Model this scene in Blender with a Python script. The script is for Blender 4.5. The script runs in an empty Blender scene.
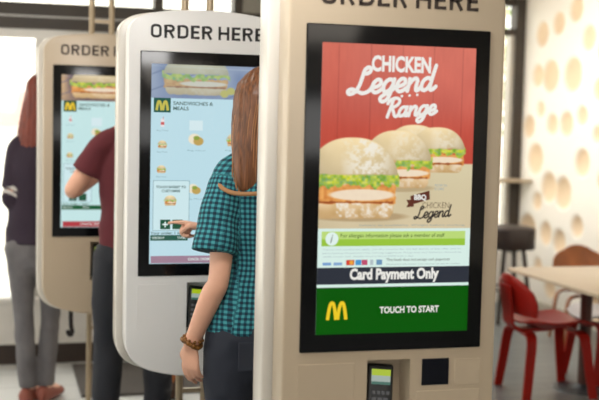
import bpy, bmesh, math, random
import numpy as np
from mathutils import Vector, Matrix, noise
random.seed(4)
C = bpy.context.scene
COL = C.collection

# ---------------------------------------------------------------- camera
H_CAM = 1.46
F_PX = 1100.0
cam_d = bpy.data.cameras.new('camera'); cam = bpy.data.objects.new('camera', cam_d); COL.objects.link(cam)
cam_d.sensor_width = 36.0; cam_d.lens = F_PX * 36.0 / 599.0
cam.location = (0, 0, H_CAM)
cam.rotation_mode = 'QUATERNION'
cam.rotation_quaternion = (Matrix.Rotation(-0.2696, 3, 'Z') @ Matrix.Rotation(math.pi/2 - 0.0715, 3, 'X') @ Matrix.Rotation(0.0229, 3, 'Z')).to_quaternion()
cam_d.clip_start = 0.05; cam_d.clip_end = 200
cam_d.dof.use_dof = True; cam_d.dof.focus_distance = 3.25; cam_d.dof.aperture_fstop = 2.9
C.camera = cam

# ---------------------------------------------------------------- world, sun, fill lights, exposure
C.view_settings.view_transform = 'Standard'
C.view_settings.look = 'None'
C.view_settings.exposure = 0.0
C.view_settings.gamma = 1.0
C.view_settings.use_curve_mapping = False
C.cycles.use_denoising = True
C.cycles.max_bounces = 8
w = bpy.data.worlds.new('sky'); C.world = w; w.use_nodes = True
bgn = w.node_tree.nodes['Background']; bgn.inputs[0].default_value = (1.0, 0.985, 0.95, 1); bgn.inputs[1].default_value = 3.2

def sun(rot, strength, col, ang):
    d = bpy.data.lights.new('sun', 'SUN'); d.energy = strength; d.color = col; d.angle = ang
    o = bpy.data.objects.new('sun', d); COL.objects.link(o)
    o.rotation_mode = 'QUATERNION'; o.rotation_quaternion = Vector(rot).to_track_quat('-Z', 'Y')
    return o
sun((0.4, 0.5, -0.9), 5.0, (1.0, 0.96, 0.88), 0.03)

def area(loc, size, power, col, target=None):  # unseen light under the ceiling, added as fill
    d = bpy.data.lights.new('ceiling_fill', 'AREA'); d.shape = 'RECTANGLE'; d.size = size[0]; d.size_y = size[1]; d.energy = power; d.color = col
    o = bpy.data.objects.new('ceiling_fill', d); COL.objects.link(o); o.location = loc
    if target:
        o.rotation_mode = 'QUATERNION'; o.rotation_quaternion = (Vector(target) - Vector(loc)).to_track_quat('-Z', 'Y')
    return o
area((0.35, 2.35, 2.44), (0.5, 0.7), 20, (1.0, 0.98, 0.96), (0.6, 3.9, 1.4))  # added and aimed to brighten the white kiosk's face
area((0.7, 0.6, 2.44), (1.2, 1.2), 15, (1.0, 0.90, 0.78))
area((-0.2, 4.3, 2.44), (0.5, 0.8), 11, (1.0, 0.93, 0.84))  # added to lift the far kiosk, no fixture there
area((3.3, 6.9, 2.44), (0.5, 2.4), 46, (1.0, 0.97, 0.93), (4.3, 6.9, 0.9))  # unseen wash light added to brighten the dimpled wall
area((3.0, 4.6, 2.44), (0.5, 1.2), 10, (1.0, 0.92, 0.82))

# ---------------------------------------------------------------- materials
def lin(c):
    return tuple((v/12.92 if v <= 0.04045 else ((v+0.055)/1.055)**2.4) for v in [x/255.0 for x in c])
MC = {}
def mat(name, rgb, rough=0.5, metal=0.0, var=0.06, scale=8.0, bump=0.0, bscale=60.0, spec=0.5, stretch=None, emit=None, coat=0.0):
    if name in MC: return MC[name]
    m = bpy.data.materials.new(name); m.use_nodes = True; n = m.node_tree.nodes; l = m.node_tree.links
    b = n['Principled BSDF']; c = lin(rgb)
    b.inputs['Roughness'].default_value = rough; b.inputs['Metallic'].default_value = metal
    b.inputs['Specular IOR Level'].default_value = spec; b.inputs['Coat Weight'].default_value = coat
    tc = n.new('ShaderNodeTexCoord'); src = tc.outputs['Object']
    if stretch:
        mp = n.new('ShaderNodeMapping'); mp.inputs['Scale'].default_value = stretch; l.new(src, mp.inputs[0]); src = mp.outputs[0]
    nz = n.new('ShaderNodeTexNoise'); nz.inputs['Scale'].default_value = scale; nz.inputs['Detail'].default_value = 4; l.new(src, nz.inputs['Vector'])
    mr = n.new('ShaderNodeMapRange'); mr.inputs['From Min'].default_value = .3; mr.inputs['From Max'].default_value = .7
    mr.inputs['To Min'].default_value = 1-var; mr.inputs['To Max'].default_value = 1+var; l.new(nz.outputs['Fac'], mr.inputs['Value'])
    vm = n.new('ShaderNodeVectorMath'); vm.operation = 'SCALE'; vm.inputs[0].default_value = c; l.new(mr.outputs[0], vm.inputs['Scale'])
    l.new(vm.outputs[0], b.inputs['Base Color'])
    if emit:
        b.inputs['Emission Color'].default_value = (*c, 1); b.inputs['Emission Strength'].default_value = emit
    if bump:
        n2 = n.new('ShaderNodeTexNoise'); n2.inputs['Scale'].default_value = bscale; n2.inputs['Detail'].default_value = 3; l.new(src, n2.inputs['Vector'])
        bp = n.new('ShaderNodeBump'); bp.inputs['Strength'].default_value = bump; bp.inputs['Distance'].default_value = 0.01
        l.new(n2.outputs['Fac'], bp.inputs['Height']); l.new(bp.outputs[0], b.inputs['Normal'])
    MC[name] = m
    return m
def screen_mat(name, rgb, k=1.0):
    """lit picture element on a display"""
    if name in MC: return MC[name]
    m = bpy.data.materials.new(name); m.use_nodes = True; b = m.node_tree.nodes['Principled BSDF']
    b.inputs['Base Color'].default_value = (0.004, 0.004, 0.004, 1); b.inputs['Roughness'].default_value = 0.12
    b.inputs['Specular IOR Level'].default_value = 0.2
    b.inputs['Emission Color'].default_value = (*lin(rgb), 1); b.inputs['Emission Strength'].default_value = k
    MC[name] = m; return m
def picture_mat(name, k=1.0):
    m = screen_mat(name, (0, 0, 0), k); nt = m.node_tree
    a = nt.nodes.new('ShaderNodeVertexColor'); a.layer_name = 'picture'
    nt.links.new(a.outputs['Color'], nt.nodes['Principled BSDF'].inputs['Emission Color'])
    return m
def glass_mat(name, tint=(1, 1, 1), refl=0.07):
    if name in MC: return MC[name]
    m = bpy.data.materials.new(name); m.use_nodes = True; nt = m.node_tree; n = nt.nodes; n.clear()
    o = n.new('ShaderNodeOutputMaterial'); t = n.new('ShaderNodeBsdfTransparent'); g = n.new('ShaderNodeBsdfGlossy'); mx = n.new('ShaderNodeMixShader')
    t.inputs[0].default_value = (*tint, 1); g.inputs['Roughness'].default_value = 0.02; mx.inputs[0].default_value = refl
    nt.links.new(t.outputs[0], mx.inputs[1]); nt.links.new(g.outputs[0], mx.inputs[2]); nt.links.new(mx.outputs[0], o.inputs[0])
    MC[name] = m; return m
def brick_mat(name, c1, c2, mortar, scale, bw, bh, ms=0.02, rough=0.5, axes='XY', bump=0.1, off=0.5):
    m = bpy.data.materials.new(name); m.use_nodes = True; nt = m.node_tree; n = nt.nodes; l = nt.links; b = n['Principled BSDF']
    tc = n.new('ShaderNodeTexCoord'); src = tc.outputs['Object']
    if axes != 'XY':
        s = n.new('ShaderNodeSeparateXYZ'); cb = n.new('ShaderNodeCombineXYZ'); l.new(src, s.inputs[0]); l.new(s.outputs[axes[0]], cb.inputs[0]); l.new(s.outputs[axes[1]], cb.inputs[1]); src = cb.outputs[0]
    br = n.new('ShaderNodeTexBrick'); br.inputs['Scale'].default_value = scale; br.inputs['Brick Width'].default_value = bw; br.inputs['Row Height'].default_value = bh
    br.inputs['Mortar Size'].default_value = ms; br.offset = off
    br.inputs['Color1'].default_value = (*lin(c1), 1); br.inputs['Color2'].default_value = (*lin(c2), 1); br.inputs['Mortar'].default_value = (*lin(mortar), 1)
    l.new(src, br.inputs['Vector']); l.new(br.outputs['Color'], b.inputs['Base Color']); b.inputs['Roughness'].default_value = rough
    bp = n.new('ShaderNodeBump'); bp.inputs['Strength'].default_value = bump; bp.inputs['Distance'].default_value = 0.004; bp.invert = True
    l.new(br.outputs['Fac'], bp.inputs['Height']); l.new(bp.outputs[0], b.inputs['Normal'])
    MC[name] = m; return m

# ---------------------------------------------------------------- mesh helpers
def obj(name, bm, m, parent=None, smooth=None):
    me = bpy.data.meshes.new(name)
    if isinstance(bm, bmesh.types.BMesh):
        bmesh.ops.recalc_face_normals(bm, faces=bm.faces); bm.to_mesh(me); bm.free()
    else: me = bm
    o = bpy.data.objects.new(name, me); COL.objects.link(o)
    if m: me.materials.clear(); me.materials.append(m)
    if smooth is not None:
        if smooth >= 3: me.shade_smooth()
        else: me.shade_smooth(); me.set_sharp_from_angle(angle=smooth)
    if parent: o.parent = parent
    return o
def thing(name, label, cat, loc=(0, 0, 0), rotz=0, group=None):
    o = bpy.data.objects.new(name, None); COL.objects.link(o); o.location = loc; o.rotation_euler = (0, 0, rotz); o.empty_display_size = 0.1
    tag(o, label, cat, group); return o
def tag(o, label, cat, group=None):
    o['label'] = label; o['category'] = cat
    if group: o['group'] = group
    return o
def struct(name, bm, m, smooth=None):
    o = obj(name, bm, m, None, smooth); o['kind'] = 'structure'; return o
def box(bm, lo, hi, bev=0.0, seg=2, M=None):
    c = [(a+b)/2 for a, b in zip(lo, hi)]; s = [abs(b-a) for a, b in zip(lo, hi)]
    mt = Matrix.Translation(c) @ Matrix.Diagonal((*s, 1))
    r = bmesh.ops.create_cube(bm, size=1, matrix=mt); vs = r['verts']
    if bev:
        es = list({e for v in vs for e in v.link_edges}); rr = bmesh.ops.bevel(bm, geom=es, offset=bev, segments=seg, affect='EDGES', profile=0.5)
        vs = list({v for f in rr['faces'] for v in f.verts} | {v for v in vs if v.is_valid})
    if M: bmesh.ops.transform(bm, matrix=M, verts=vs)
    return vs
def BX(lo, hi, bev=0.0, seg=2, M=None):
    bm = bmesh.new(); box(bm, lo, hi, bev, seg, M); return bm
def frames(pts):
    out = []; prev = None
    for i, p in enumerate(pts):
        a = pts[max(0, i-1)]; b = pts[min(len(pts)-1, i+1)]; t = (b-a).normalized()
        out.append(t)
    return out
def catmull(P, n):
    P = [Vector(p) for p in P]; out = []
    for i in range(len(P)-1):
        p0 = P[max(0, i-1)]; p1 = P[i]; p2 = P[i+1]; p3 = P[min(len(P)-1, i+2)]
        for k in range(n):
            t = k/n
            out.append(0.5*((2*p1)+(p2-p0)*t+(2*p0-5*p1+4*p2-p3)*t*t+(3*p1-p0-3*p2+p3)*t**3))
    out.append(P[-1]); return out
def loft(bm, secs, side=(1, 0, 0), n=20, cap0=True, cap1=True, sub=4, power=2.0):
    """secs: (x,y,z, ra, rb); ra along side, rb across it. Round (True) or flat (False) ends."""
    side = Vector(side)
    P = catmull([Vector(s[:3]) for s in secs], sub)
    R = catmull([Vector((s[3], s[4] if len(s) > 4 else s[3], 0)) for s in secs], sub)
    T = frames(P)
    rings = []
    def ring(p, t, ra, rb):
        u = (side - t*side.dot(t))
        if u.length < 1e-4: u = t.orthogonal()
        u.normalize(); v = t.cross(u)
        vs = []
        for k in range(n):
            a = 2*math.pi*k/n; ca, sa = math.cos(a), math.sin(a)
            if power != 2.0:
                ca = math.copysign(abs(ca)**(2/power), ca); sa = math.copysign(abs(sa)**(2/power), sa)
            vs.append(bm.verts.new(p + u*ra*ca + v*rb*sa))
        return vs
    if cap0:
        r = min(R[0][0], R[0][1])
        for a in (80, 55, 30):
            s = math.cos(math.radians(a)); rings.append(ring(P[0]-T[0]*r*math.sin(math.radians(a)), T[0], R[0][0]*s, R[0][1]*s))
    for p, t, r in zip(P, T, R): rings.append(ring(p, t, max(r[0], 1e-4), max(r[1], 1e-4)))
    if cap1:
        r = min(R[-1][0], R[-1][1])
        for a in (30, 55, 80):
            s = math.cos(math.radians(a)); rings.append(ring(P[-1]+T[-1]*r*math.sin(math.radians(a)), T[-1], R[-1][0]*s, R[-1][1]*s))
    for A, B in zip(rings, rings[1:]):
        for k in range(n): bm.faces.new((A[k], A[(k+1) % n], B[(k+1) % n], B[k]))
    bm.faces.new(rings[0][::-1]); bm.faces.new(rings[-1])
def tube(bm, pts, r, n=10, cap=False, sub=1):
    loft(bm, [(*p, r, r) for p in pts], n=n, cap0=cap, cap1=cap, sub=sub, side=(0.31, 0.17, 0.93))
def ball(bm, c, r, M=None):
    rr = r if hasattr(r, '__len__') else (r, r, r)
    mt = Matrix.Translation(c) @ (M.to_4x4() if M else Matrix.Identity(4)) @ Matrix.Diagonal((*rr, 1))
    return bmesh.ops.create_icosphere(bm, subdivisions=3, radius=1, matrix=mt)['verts']
def sheet(grid, thick):
    """a curved board of even thickness from a grid of points"""
    bm = bmesh.new(); R = len(grid); K = len(grid[0]); V = [[bm.verts.new(p) for p in row] for row in grid]
    fs = [bm.faces.new((V[i][j], V[i+1][j], V[i+1][j+1], V[i][j+1])) for i in range(R-1) for j in range(K-1)]
    bmesh.ops.recalc_face_normals(bm, faces=fs)
    r = bmesh.ops.solidify(bm, geom=fs, thickness=thick)
    return bm
def evaluated(o):
    dg = bpy.context.evaluated_depsgraph_get(); dg.update()
    return bpy.data.meshes.new_from_object(o.evaluated_get(dg))
def melt(bm, voxel, smooth=4):
    """fuse overlapping lofts into one continuous skin"""
    bmesh.ops.recalc_face_normals(bm, faces=bm.faces)
    me = bpy.data.meshes.new('tmp'); bm.to_mesh(me); bm.free()
    o = bpy.data.objects.new('tmp', me); COL.objects.link(o)
    a = o.modifiers.new('r', 'REMESH'); a.mode = 'VOXEL'; a.voxel_size = voxel; a.use_smooth_shade = True
    if smooth:
        s = o.modifiers.new('s', 'SMOOTH'); s.iterations = smooth; s.factor = 0.5
    out = evaluated(o); bpy.data.objects.remove(o); return out

# ================================================================= THE SETTING
def floor_material():
    m = bpy.data.materials.new('floor_tiles_and_planks'); m.use_nodes = True; nt = m.node_tree; n = nt.nodes; l = nt.links; b = n['Principled BSDF']
    tc = n.new('ShaderNodeTexCoord'); s = n.new('ShaderNodeSeparateXYZ'); l.new(tc.outputs['Object'], s.inputs[0])
    def br(sc, bw, bh, c1, c2, mo, ms):
        k = n.new('ShaderNodeTexBrick'); k.inputs['Scale'].default_value = sc; k.inputs['Brick Width'].default_value = bw; k.inputs['Row Height'].default_value = bh
        k.inputs['Mortar Size'].default_value = ms
        for nm, c in (('Color1', c1), ('Color2', c2), ('Mortar', mo)): k.inputs[nm].default_value = (*lin(c), 1)
        l.new(tc.outputs['Object'], k.inputs['Vector']); return k
    t = br(1, .6, .3, (206, 206, 204), (196, 197, 196), (150, 150, 148), .004)
    p = br(1, 1.2, .13, (112, 116, 116), (100, 104, 105), (70, 74, 74), .004)
    m1 = n.new('ShaderNodeMath'); m1.operation = 'GREATER_THAN'; m1.inputs[1].default_value = 1.9; l.new(s.outputs['X'], m1.inputs[0])
    m2 = n.new('ShaderNodeMath'); m2.operation = 'LESS_THAN'; m2.inputs[1].default_value = 4.8; l.new(s.outputs['Y'], m2.inputs[0])  # grey planks extended over the unseen front to cut bounced light
    mt = n.new('ShaderNodeMath'); mt.operation = 'MAXIMUM'; l.new(m1.outputs[0], mt.inputs[0]); l.new(m2.outputs[0], mt.inputs[1])
    mx = n.new('ShaderNodeMix'); mx.data_type = 'RGBA'; l.new(mt.outputs[0], mx.inputs['Factor']); l.new(t.outputs['Color'], mx.inputs['A']); l.new(p.outputs['Color'], mx.inputs['B'])
    l.new(mx.outputs['Result'], b.inputs['Base Color']); b.inputs['Roughness'].default_value = 0.32
    return m
XL, XR, YF, YB, YB2, CZ, XS = -3.2, 4.18, -2.2, 6.56, 8.3, 2.5, 2.2
bm = bmesh.new()
def quadbox(lo, hi): box(bm, lo, hi)
quadbox((XL, YF, -.1), (XS+.1, YB+.15, 0)); quadbox((XS+.1, YF, -.1), (XR+.15, YB2+.15, 0))
struct('floor', bm, floor_material())
bm = bmesh.new(); box(bm, (XL, YF, CZ), (XS+.1, YB+.15, CZ+.1)); box(bm, (XS+.1, YF, CZ), (XR+.15, YB2+.15, CZ+.1))
struct('ceiling', bm, mat('ceiling_paint', (205, 198, 186), .8, bump=.05))

M_frame = mat('dark_window_frame', (62, 54, 46), .45, var=.08)
M_alu = mat('pale_aluminium', (186, 182, 174), .35, .4)
M_plinth = mat('plinth_brown', (52, 40, 34), .5)
M_sill = mat('white_sill', (214, 210, 204), .5)
M_glass = glass_mat('window_glass', (.97, .98, .97))

# left part of the back wall: low white wall on a dark plinth, glazing, a dark double beam, glazing
bm = bmesh.new(); box(bm, (XL, YB, .12), (XS, YB+.15, .375)); box(bm, (XL, YB-.02, .36), (XS, YB+.15, .395), .004)
struct('wall_back', bm, M_sill)
struct('baseboard_back', BX((XL, YB+.01, 0), (XS, YB+.15, .12)), M_plinth)
bm = bmesh.new(); box(bm, (XL, YB, 1.955), (XS, YB+.12, 2.022)); box(bm, (XL, YB, 2.034), (XS, YB+.12, 2.105)); 
for x in (-2.2, -.95, .9, 1.38): box(bm, (x, YB+.005, 2.105), (x+.05, YB+.12, CZ))
struct('trim_1', bm, M_frame)
bm = bmesh.new(); box(bm, (XL, YB+.02, 2.022), (XS, YB+.11, 2.034)); box(bm, (XL, YB+.02, 1.905), (XS, YB+.11, 1.955))
for x in (-2.1, -.85, .215, 1.5): box(bm, (x, YB+.02, .395), (x+.05, YB+.1, 1.905))
struct('trim_2', bm, M_alu)
struct('trim_3', BX((1.42, YB+.01, 2.105), (XS, YB+.12, CZ)), mat('grey_panel', (150, 146, 136), .6))
struct('window_1', BX((XL, YB+.06, .395), (XS, YB+.066, 1.905)), M_glass)
struct('window_2', BX((XL, YB+.06, 2.105), (1.42, YB+.066, CZ)), M_glass)
# return wall and right part of the back wall
struct('wall_return', BX((XS, YB, 0), (XS+.1, YB2+.15, CZ)), mat('cream_paint', (236, 228, 212), .7))
bm = bmesh.new(); box(bm, (XS+.1, YB2, 0), (XR, YB2+.12, .42))
struct('wall_back_right', bm, M_sill)
bm = bmesh.new()
box(bm, (XR-.085, YB2-.02, .42), (XR-.001, YB2+.1, CZ)); box(bm, (XS+.1, YB2, 2.20), (XR-.085, YB2+.1, 2.255)); box(bm, (XS+.1, YB2, CZ-.06), (XR-.085, YB2+.1, CZ))
box(bm, (3.0, YB2, .42), (3.06, YB2+.1, CZ-.06))
struct('trim_4', bm, M_frame)
struct('trim_5', BX((XR-.125, YB2+.0, .42), (XR-.085, YB2+.09, 2.2)), M_alu)
struct('window_3', BX((XS+.1, YB2+.05, .42), (XR-.125, YB2+.056, 2.2)), M_glass)
struct('window_4', BX((XS+.1, YB2+.05, 2.255), (XR-.085, YB2+.056, CZ-.06)), M_glass)

# right wall: cream panelling pressed with round shallow bowls
def dimpled_wall():
    Y0, Y1, step = 3.6, YB2, .0165
    spots = [(8.00,2.195,.105),(7.74,2.262,.095),(7.48,2.345,.10),(7.84,1.86,.13),(8.05,1.87,.095),(7.49,1.86,.135),(7.98,1.60,.07),(8.17,1.46,.10),(7.78,1.48,.09),(7.56,1.485,.10),(8.04,1.20,.13),
      (7.80,.985,.125),(7.57,.955,.13),(7.98,.865,.08),(8.13,.60,.155),(7.82,.62,.10),(7.60,.58,.10),(7.93,.35,.07),(7.33,1.55,.08),(7.30,1.20,.11),(7.34,.72,.09),(7.28,2.12,.10),(7.72,.2,.09)]
    rnd = random.Random(9)
    for _ in range(900):
        y = rnd.uniform(Y0+.2, 7.15); z = rnd.uniform(.15, 2.35); r = rnd.choice((.07, .09, .1, .12, .135))
        if all((y-a)**2+(z-b)**2 > (r+c+.055)**2 for a, b, c in spots): spots.append((y, z, r))
    ny = int((Y1-Y0)/step); nz = int(CZ/step)
    ys = np.linspace(Y0, Y1, ny+1); zs = np.linspace(0, CZ, nz+1)
    YY, ZZ = np.meshgrid(ys, zs, indexing='ij'); D = np.zeros_like(YY)
    for a, b, c in spots:
        q = ((YY-a)**2+(ZZ-b)**2)/c**2
        D = np.maximum(D, np.where(q < 1, (1-q)**.8*c*.42, 0))
    verts = np.stack([XR+D, YY, ZZ], -1).reshape(-1, 3)
    idx = np.arange((ny+1)*(nz+1)).reshape(ny+1, nz+1)
    faces = np.stack([idx[:-1, :-1], idx[:-1, 1:], idx[1:, 1:], idx[1:, :-1]], -1).reshape(-1, 4)
    me = bpy.data.meshes.new('wall_right'); me.from_pydata(verts.tolist(), [], faces.tolist())
    at = me.color_attributes.new('picture', 'FLOAT_COLOR', 'POINT')
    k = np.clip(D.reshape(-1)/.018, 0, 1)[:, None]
    wc = np.array([*lin((250, 245, 236)), 1]); bc = np.array([*lin((238, 214, 182)), 1])  # warm bounce light inside the bowls is painted into their colour
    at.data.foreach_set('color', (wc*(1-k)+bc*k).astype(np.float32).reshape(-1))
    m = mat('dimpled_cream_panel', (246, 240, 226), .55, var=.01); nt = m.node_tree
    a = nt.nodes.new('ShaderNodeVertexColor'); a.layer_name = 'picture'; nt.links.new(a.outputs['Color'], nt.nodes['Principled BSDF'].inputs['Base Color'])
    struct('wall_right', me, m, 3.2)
dimpled_wall()
struct('wall_right_front', BX((XR, YF, 0), (XR+.15, 3.6, CZ)), MC['cream_paint'])
struct('wall_right_core', BX((XR+.09, 3.6, 0), (XR+.15, YB2+.15, CZ)), MC['cream_paint'])
struct('baseboard_right', BX((XR-.012, YF, 0), (XR, YB2-.02, .07)), mat('pale_skirting', (206, 198, 184), .5))
bm = bmesh.new(); box(bm, (XL, YF-.15, 0), (XR+.15, YF, 1.5)); box(bm, (XL, YF-.15, 2.3), (XR+.15, YF, CZ+.1))  # unseen wall behind the camera, added to cut low light
for x in (-3.2, -1.4, .4, 2.2, 4.0): box(bm, (x, YF-.14, 1.5), (x+.08, YF-.01, 2.3))
struct('wall_front_light_block', bm, mat('warm_grey_paint', (140, 136, 130), .7))
# left side: glazed front of the restaurant
bm = bmesh.new(); box(bm, (XL-.12, YF, 0), (XL, YB+.15, .9))  # unseen sill wall, raised to block low light from the glazing
struct('wall_left', bm, M_sill)
bm = bmesh.new()
for y in (-2.2, -.4, 1.4, 3.2, 5.0, 6.5): box(bm, (XL-.1, y, .9), (XL, y+.07, CZ))
box(bm, (XL-.1, YF, 1.97), (XL, YB+.1, 2.05))
struct('trim_6', bm, M_frame)
struct('window_5', BX((XL-.05, YF, .9), (XL-.044, YB, CZ)), M_glass)

# ================================================================= OUTSIDE
struct('ground', BX((-40, -30, -.16), (40, 60, -.12)), mat('pale_paving', (205, 200, 190), .8, bump=.1))
t = thing('shop_building', 'white and pale pink low building across the street, seen through left window', 'building', (0, 16, -.12))
obj('wall', BX((-14, 0, 0), (3.2, 5, 1.44)), mat('white_render', (236, 234, 228), .8), t)
obj('fascia_band', BX((-14.1, -.1, 1.44), (3.3, 5.1, 1.92)), mat('pink_brick', (196, 168, 160), .8), t)
obj('upper_wall', BX((-14, 0, 1.92), (3.2, 5, 5)), MC['white_render'], t)
brick_mat('red_brick', (176, 140, 122), (198, 168, 150), (220, 214, 204), 1, .24, .085, .012, .8, 'XZ')
t = thing('brick_pier', 'brick pier outside the window beside the cream dimpled wall', 'pillar', (4.36, 9.35, -.12))
obj('shaft', BX((-.11, -.2, 0), (.05, .2, 3.4)), MC['red_brick'], t)
obj('coping', BX((-.15, -.24, 3.4), (.09, .24, 3.5), .01), M_sill, t)
def tree(loc, h, r, label, seed):
    t = thing('tree', label, 'tree', loc)
    rnd = random.Random(seed); bm = bmesh.new(); loft(bm, [(0, 0, 0, .14, .14), (.05, 0, h*.35, .1, .1), (0, .05, h*.7, .06, .06)], n=10)
    obj('trunk', bm, mat('bark', (110, 92, 74), .9, bump=.4), t, 3.2)
    bm = bmesh.new()
    for _ in range(2600):
        u = Vector((rnd.gauss(0, 1), rnd.gauss(0, 1), rnd.gauss(0, 1))).normalized()*r*rnd.uniform(.35, 1)**.6
        p = Vector((u.x, u.y, h*.68+u.z*1.1)); a = Matrix.Rotation(rnd.uniform(0, 6.3), 3, 'Z') @ Matrix.Rotation(rnd.uniform(-1.4, 1.4), 3, 'X'); s = rnd.uniform(.05, .09)
        vs = [bm.verts.new(p + a @ Vector(q)*s) for q in ((0, -1, 0), (.5, 0, .1), (0, 1, 0), (-.5, 0, .1))]; bm.faces.new(vs)
    obj('foliage', bm, mat('spring_leaves', (150, 178, 84), .6, var=.3, scale=3), t)
tree((5.0, 12.6, -.12), 3.2, 1.3, 'leafy green tree outside the window beside the dimpled wall', 1)

# ================================================================= WRITING
def text_mesh(s, x0, x1, z0, z1, y, bold=0.0, shear=0.0):
    cu = bpy.data.curves.new('t', 'FONT'); cu.body = s; cu.offset = bold; cu.shear = shear; cu.resolution_u = 3
    o = bpy.data.objects.new('t', cu); COL.objects.link(o); me = evaluated(o); bpy.data.objects.remove(o)
    co = np.empty(len(me.vertices)*3); me.vertices.foreach_get('co', co); co = co.reshape(-1, 3)
    mn = co.min(0); mx = co.max(0); q = np.empty_like(co)
    q[:, 0] = x0+(co[:, 0]-mn[0])/(mx[0]-mn[0])*(x1-x0); q[:, 2] = z0+(co[:, 1]-mn[1])/(mx[1]-mn[1])*(z1-z0); q[:, 1] = y
    me.vertices.foreach_set('co', q.reshape(-1)); me.update(); return me
def lettering(name, s, x0, x1, z0, z1, y, m, parent, bold=0.0, shear=0.0, label=None):
    o = obj(name, text_mesh(s, x0, x1, z0, z1, y, bold, shear), m, parent)
    if label: o['label'] = label
    return o
def stroke(bm, pts, wd, y, smooth=True, closed=False, taper=False):
    P = [Vector((p[0], p[1], 0)) for p in pts]
    if smooth: P = catmull([p for p in P], 6)
    P = [p for i, p in enumerate(P) if i == 0 or (p-P[i-1]).length > 1e-6]
    n = len(P); L = []; R = []
    for i, p in enumerate(P):
        a = P[i-1] if (i > 0 or closed) else P[i]; b = P[(i+1) % n] if (i < n-1 or closed) else P[i]
        t = b-a
        if t.length < 1e-9: t = Vector((1, 0, 0))
        t.normalize(); h = wd/2
        if taper: h = wd/2*(.72+.28*abs(t.y))
        nr = Vector((-t.y, t.x, 0))
        if not smooth and 0 < i < n-1:
            t1 = (P[i]-P[i-1]).normalized(); t2 = (P[i+1]-P[i]).normalized(); c = max(.35, math.cos(t1.angle(t2)/2)); h = h/c
        L.append(bm.verts.new((p.x+nr.x*h, y, p.y+nr.y*h))); R.append(bm.verts.new((p.x-nr.x*h, y, p.y-nr.y*h)))
    rng = range(n) if closed else range(n-1)
    for i in rng:
        j = (i+1) % n; bm.faces.new((L[i], R[i], R[j], L[j]))
def disc(bm, x, z, r, y, n=20, rz=None):
    vs = [bm.verts.new((x+r*math.cos(2*math.pi*k/n), y, z+(rz or r)*math.sin(2*math.pi*k/n))) for k in range(n)]; bm.faces.new(vs)
def rect(bm, x0, x1, z0, z1, y):
    bm.faces.new([bm.verts.new(p) for p in ((x0, y, z0), (x1, y, z0), (x1, y, z1), (x0, y, z1))])
def RECT(*a):
    bm = bmesh.new(); rect(bm, *a); return bm
# plain rounded capitals of the kiosk header; unit height 1
def arc(cx, cz, r, a0, a1, n=6, rz=None):
    return [(cx+r*math.cos(math.radians(a0+(a1-a0)*k/n)), cz+(rz or r)*math.sin(math.radians(a0+(a1-a0)*k/n))) for k in range(n+1)]
def caps(ch):
    q = .09
    if ch == 'O': W = .66; r = .2; return W, [arc(W-q-r, 1-q-r, r, 0, 90)+arc(q+r, 1-q-r, r, 90, 180)+arc(q+r, q+r, r, 180, 270)+arc(W-q-r, q+r, r, 270, 360)+[(W-q, 1-q-r)]]
    if ch == 'R': W = .64; r = .2; return W, [[(q, 0), (q, 1-q), (W-q-r, 1-q)]+arc(W-q-r, 1-q-r, r, 90, -90)+[(q, 1-q-2*r)], [(.33, .5), (W-q, 0)]]
    if ch == 'D': W = .66; r = .22; return W, [[(q, q), (q, 1-q), (W-q-r, 1-q)]+arc(W-q-r, 1-q-r, r, 90, 0)+arc(W-q-r, q+r, r, 0, -90)+[(q*.2, q)]]
    if ch == 'E': W = .52; return W, [[(W, 1-q), (q, 1-q), (q, q), (W, q)], [(q, .5), (W-.04, .5)]]
    if ch == 'H': W = .68; return W, [[(q, 0), (q, 1)], [(W-q, 0), (W-q, 1)], [(q, .5), (W-q, .5)]]
    return .07, []
def header(bm, s, x0, x1, z0, h, y):
    gap = .13; tot = sum(caps(c)[0] for c in s)+gap*(len(s)-1); k = (x1-x0)/tot; x = x0
    for c in s:
        W, st = caps(c)
        for p in st: stroke(bm, [(x+a*k, z0+b*h) for a, b in p], .19*h, y, smooth=False)
        x += (W+gap)*k
# brush script used on the picture: unit x-height 1
def script_letters():
    e = [(0, .42), (.3, .46), (.52, .66), (.46, .95), (.24, 1.0), (.06, .72), (.06, .3), (.26, .03), (.5, .08), (.74, .34)]
    bowl = [(.58, .82), (.38, 1.0), (.14, .86), (.04, .5), (.12, .12), (.32, .04), (.5, .22), (.6, .55)]
    g1 = [(.62, 1.0), (.60, .4), (.56, -.25), (.42, -.62), (.18, -.72), (.02, -.52), (.12, -.26), (.5, .0), (.82, .36)]
    n1 = [(.04, .98), (.08, .5), (.08, .02)]; n2 = [(.08, .5), (.24, .86), (.44, 1.0), (.58, .82), (.58, .4), (.62, .08), (.76, .06), (.9, .34)]
    a1 = [(.62, 1.0), (.60, .5), (.62, .1), (.76, .05), (.9, .34)]
    d1 = [(.66, 1.95), (.62, 1.0), (.62, .4), (.66, .08), (.82, .06), (1.0, .3)]
    L = [(.62, 1.50), (.80, 1.62), (.84, 1.88), (.64, 2.0), (.46, 1.78), (.42, 1.2), (.36, .55), (.16, .08), (-.14, -.02), (-.26, .2), (-.05, .34), (.3, .18), (.7, .0), (1.05, .14), (1.2, .42)]
    R1 = [(.40, 1.85), (.34, 1.0), (.26, 0)]; R2 = [(.0, 1.45), (.16, 1.82), (.55, 2.0), (.92, 1.84), (.96, 1.42), (.72, 1.12), (.36, 1.02)]; R3 = [(.44, 1.02), (.66, .6), (.86, .1), (1.06, .05), (1.2, .3)]
    return dict(e=(.72, [e]), g=(.84, [bowl, g1]), n=(.88, [n1, n2]), a=(.88, [bowl, a1]), d=(.95, [bowl, d1]), L=(1.18, [L]), R=(1.16, [R1, R2, R3]))
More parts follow.
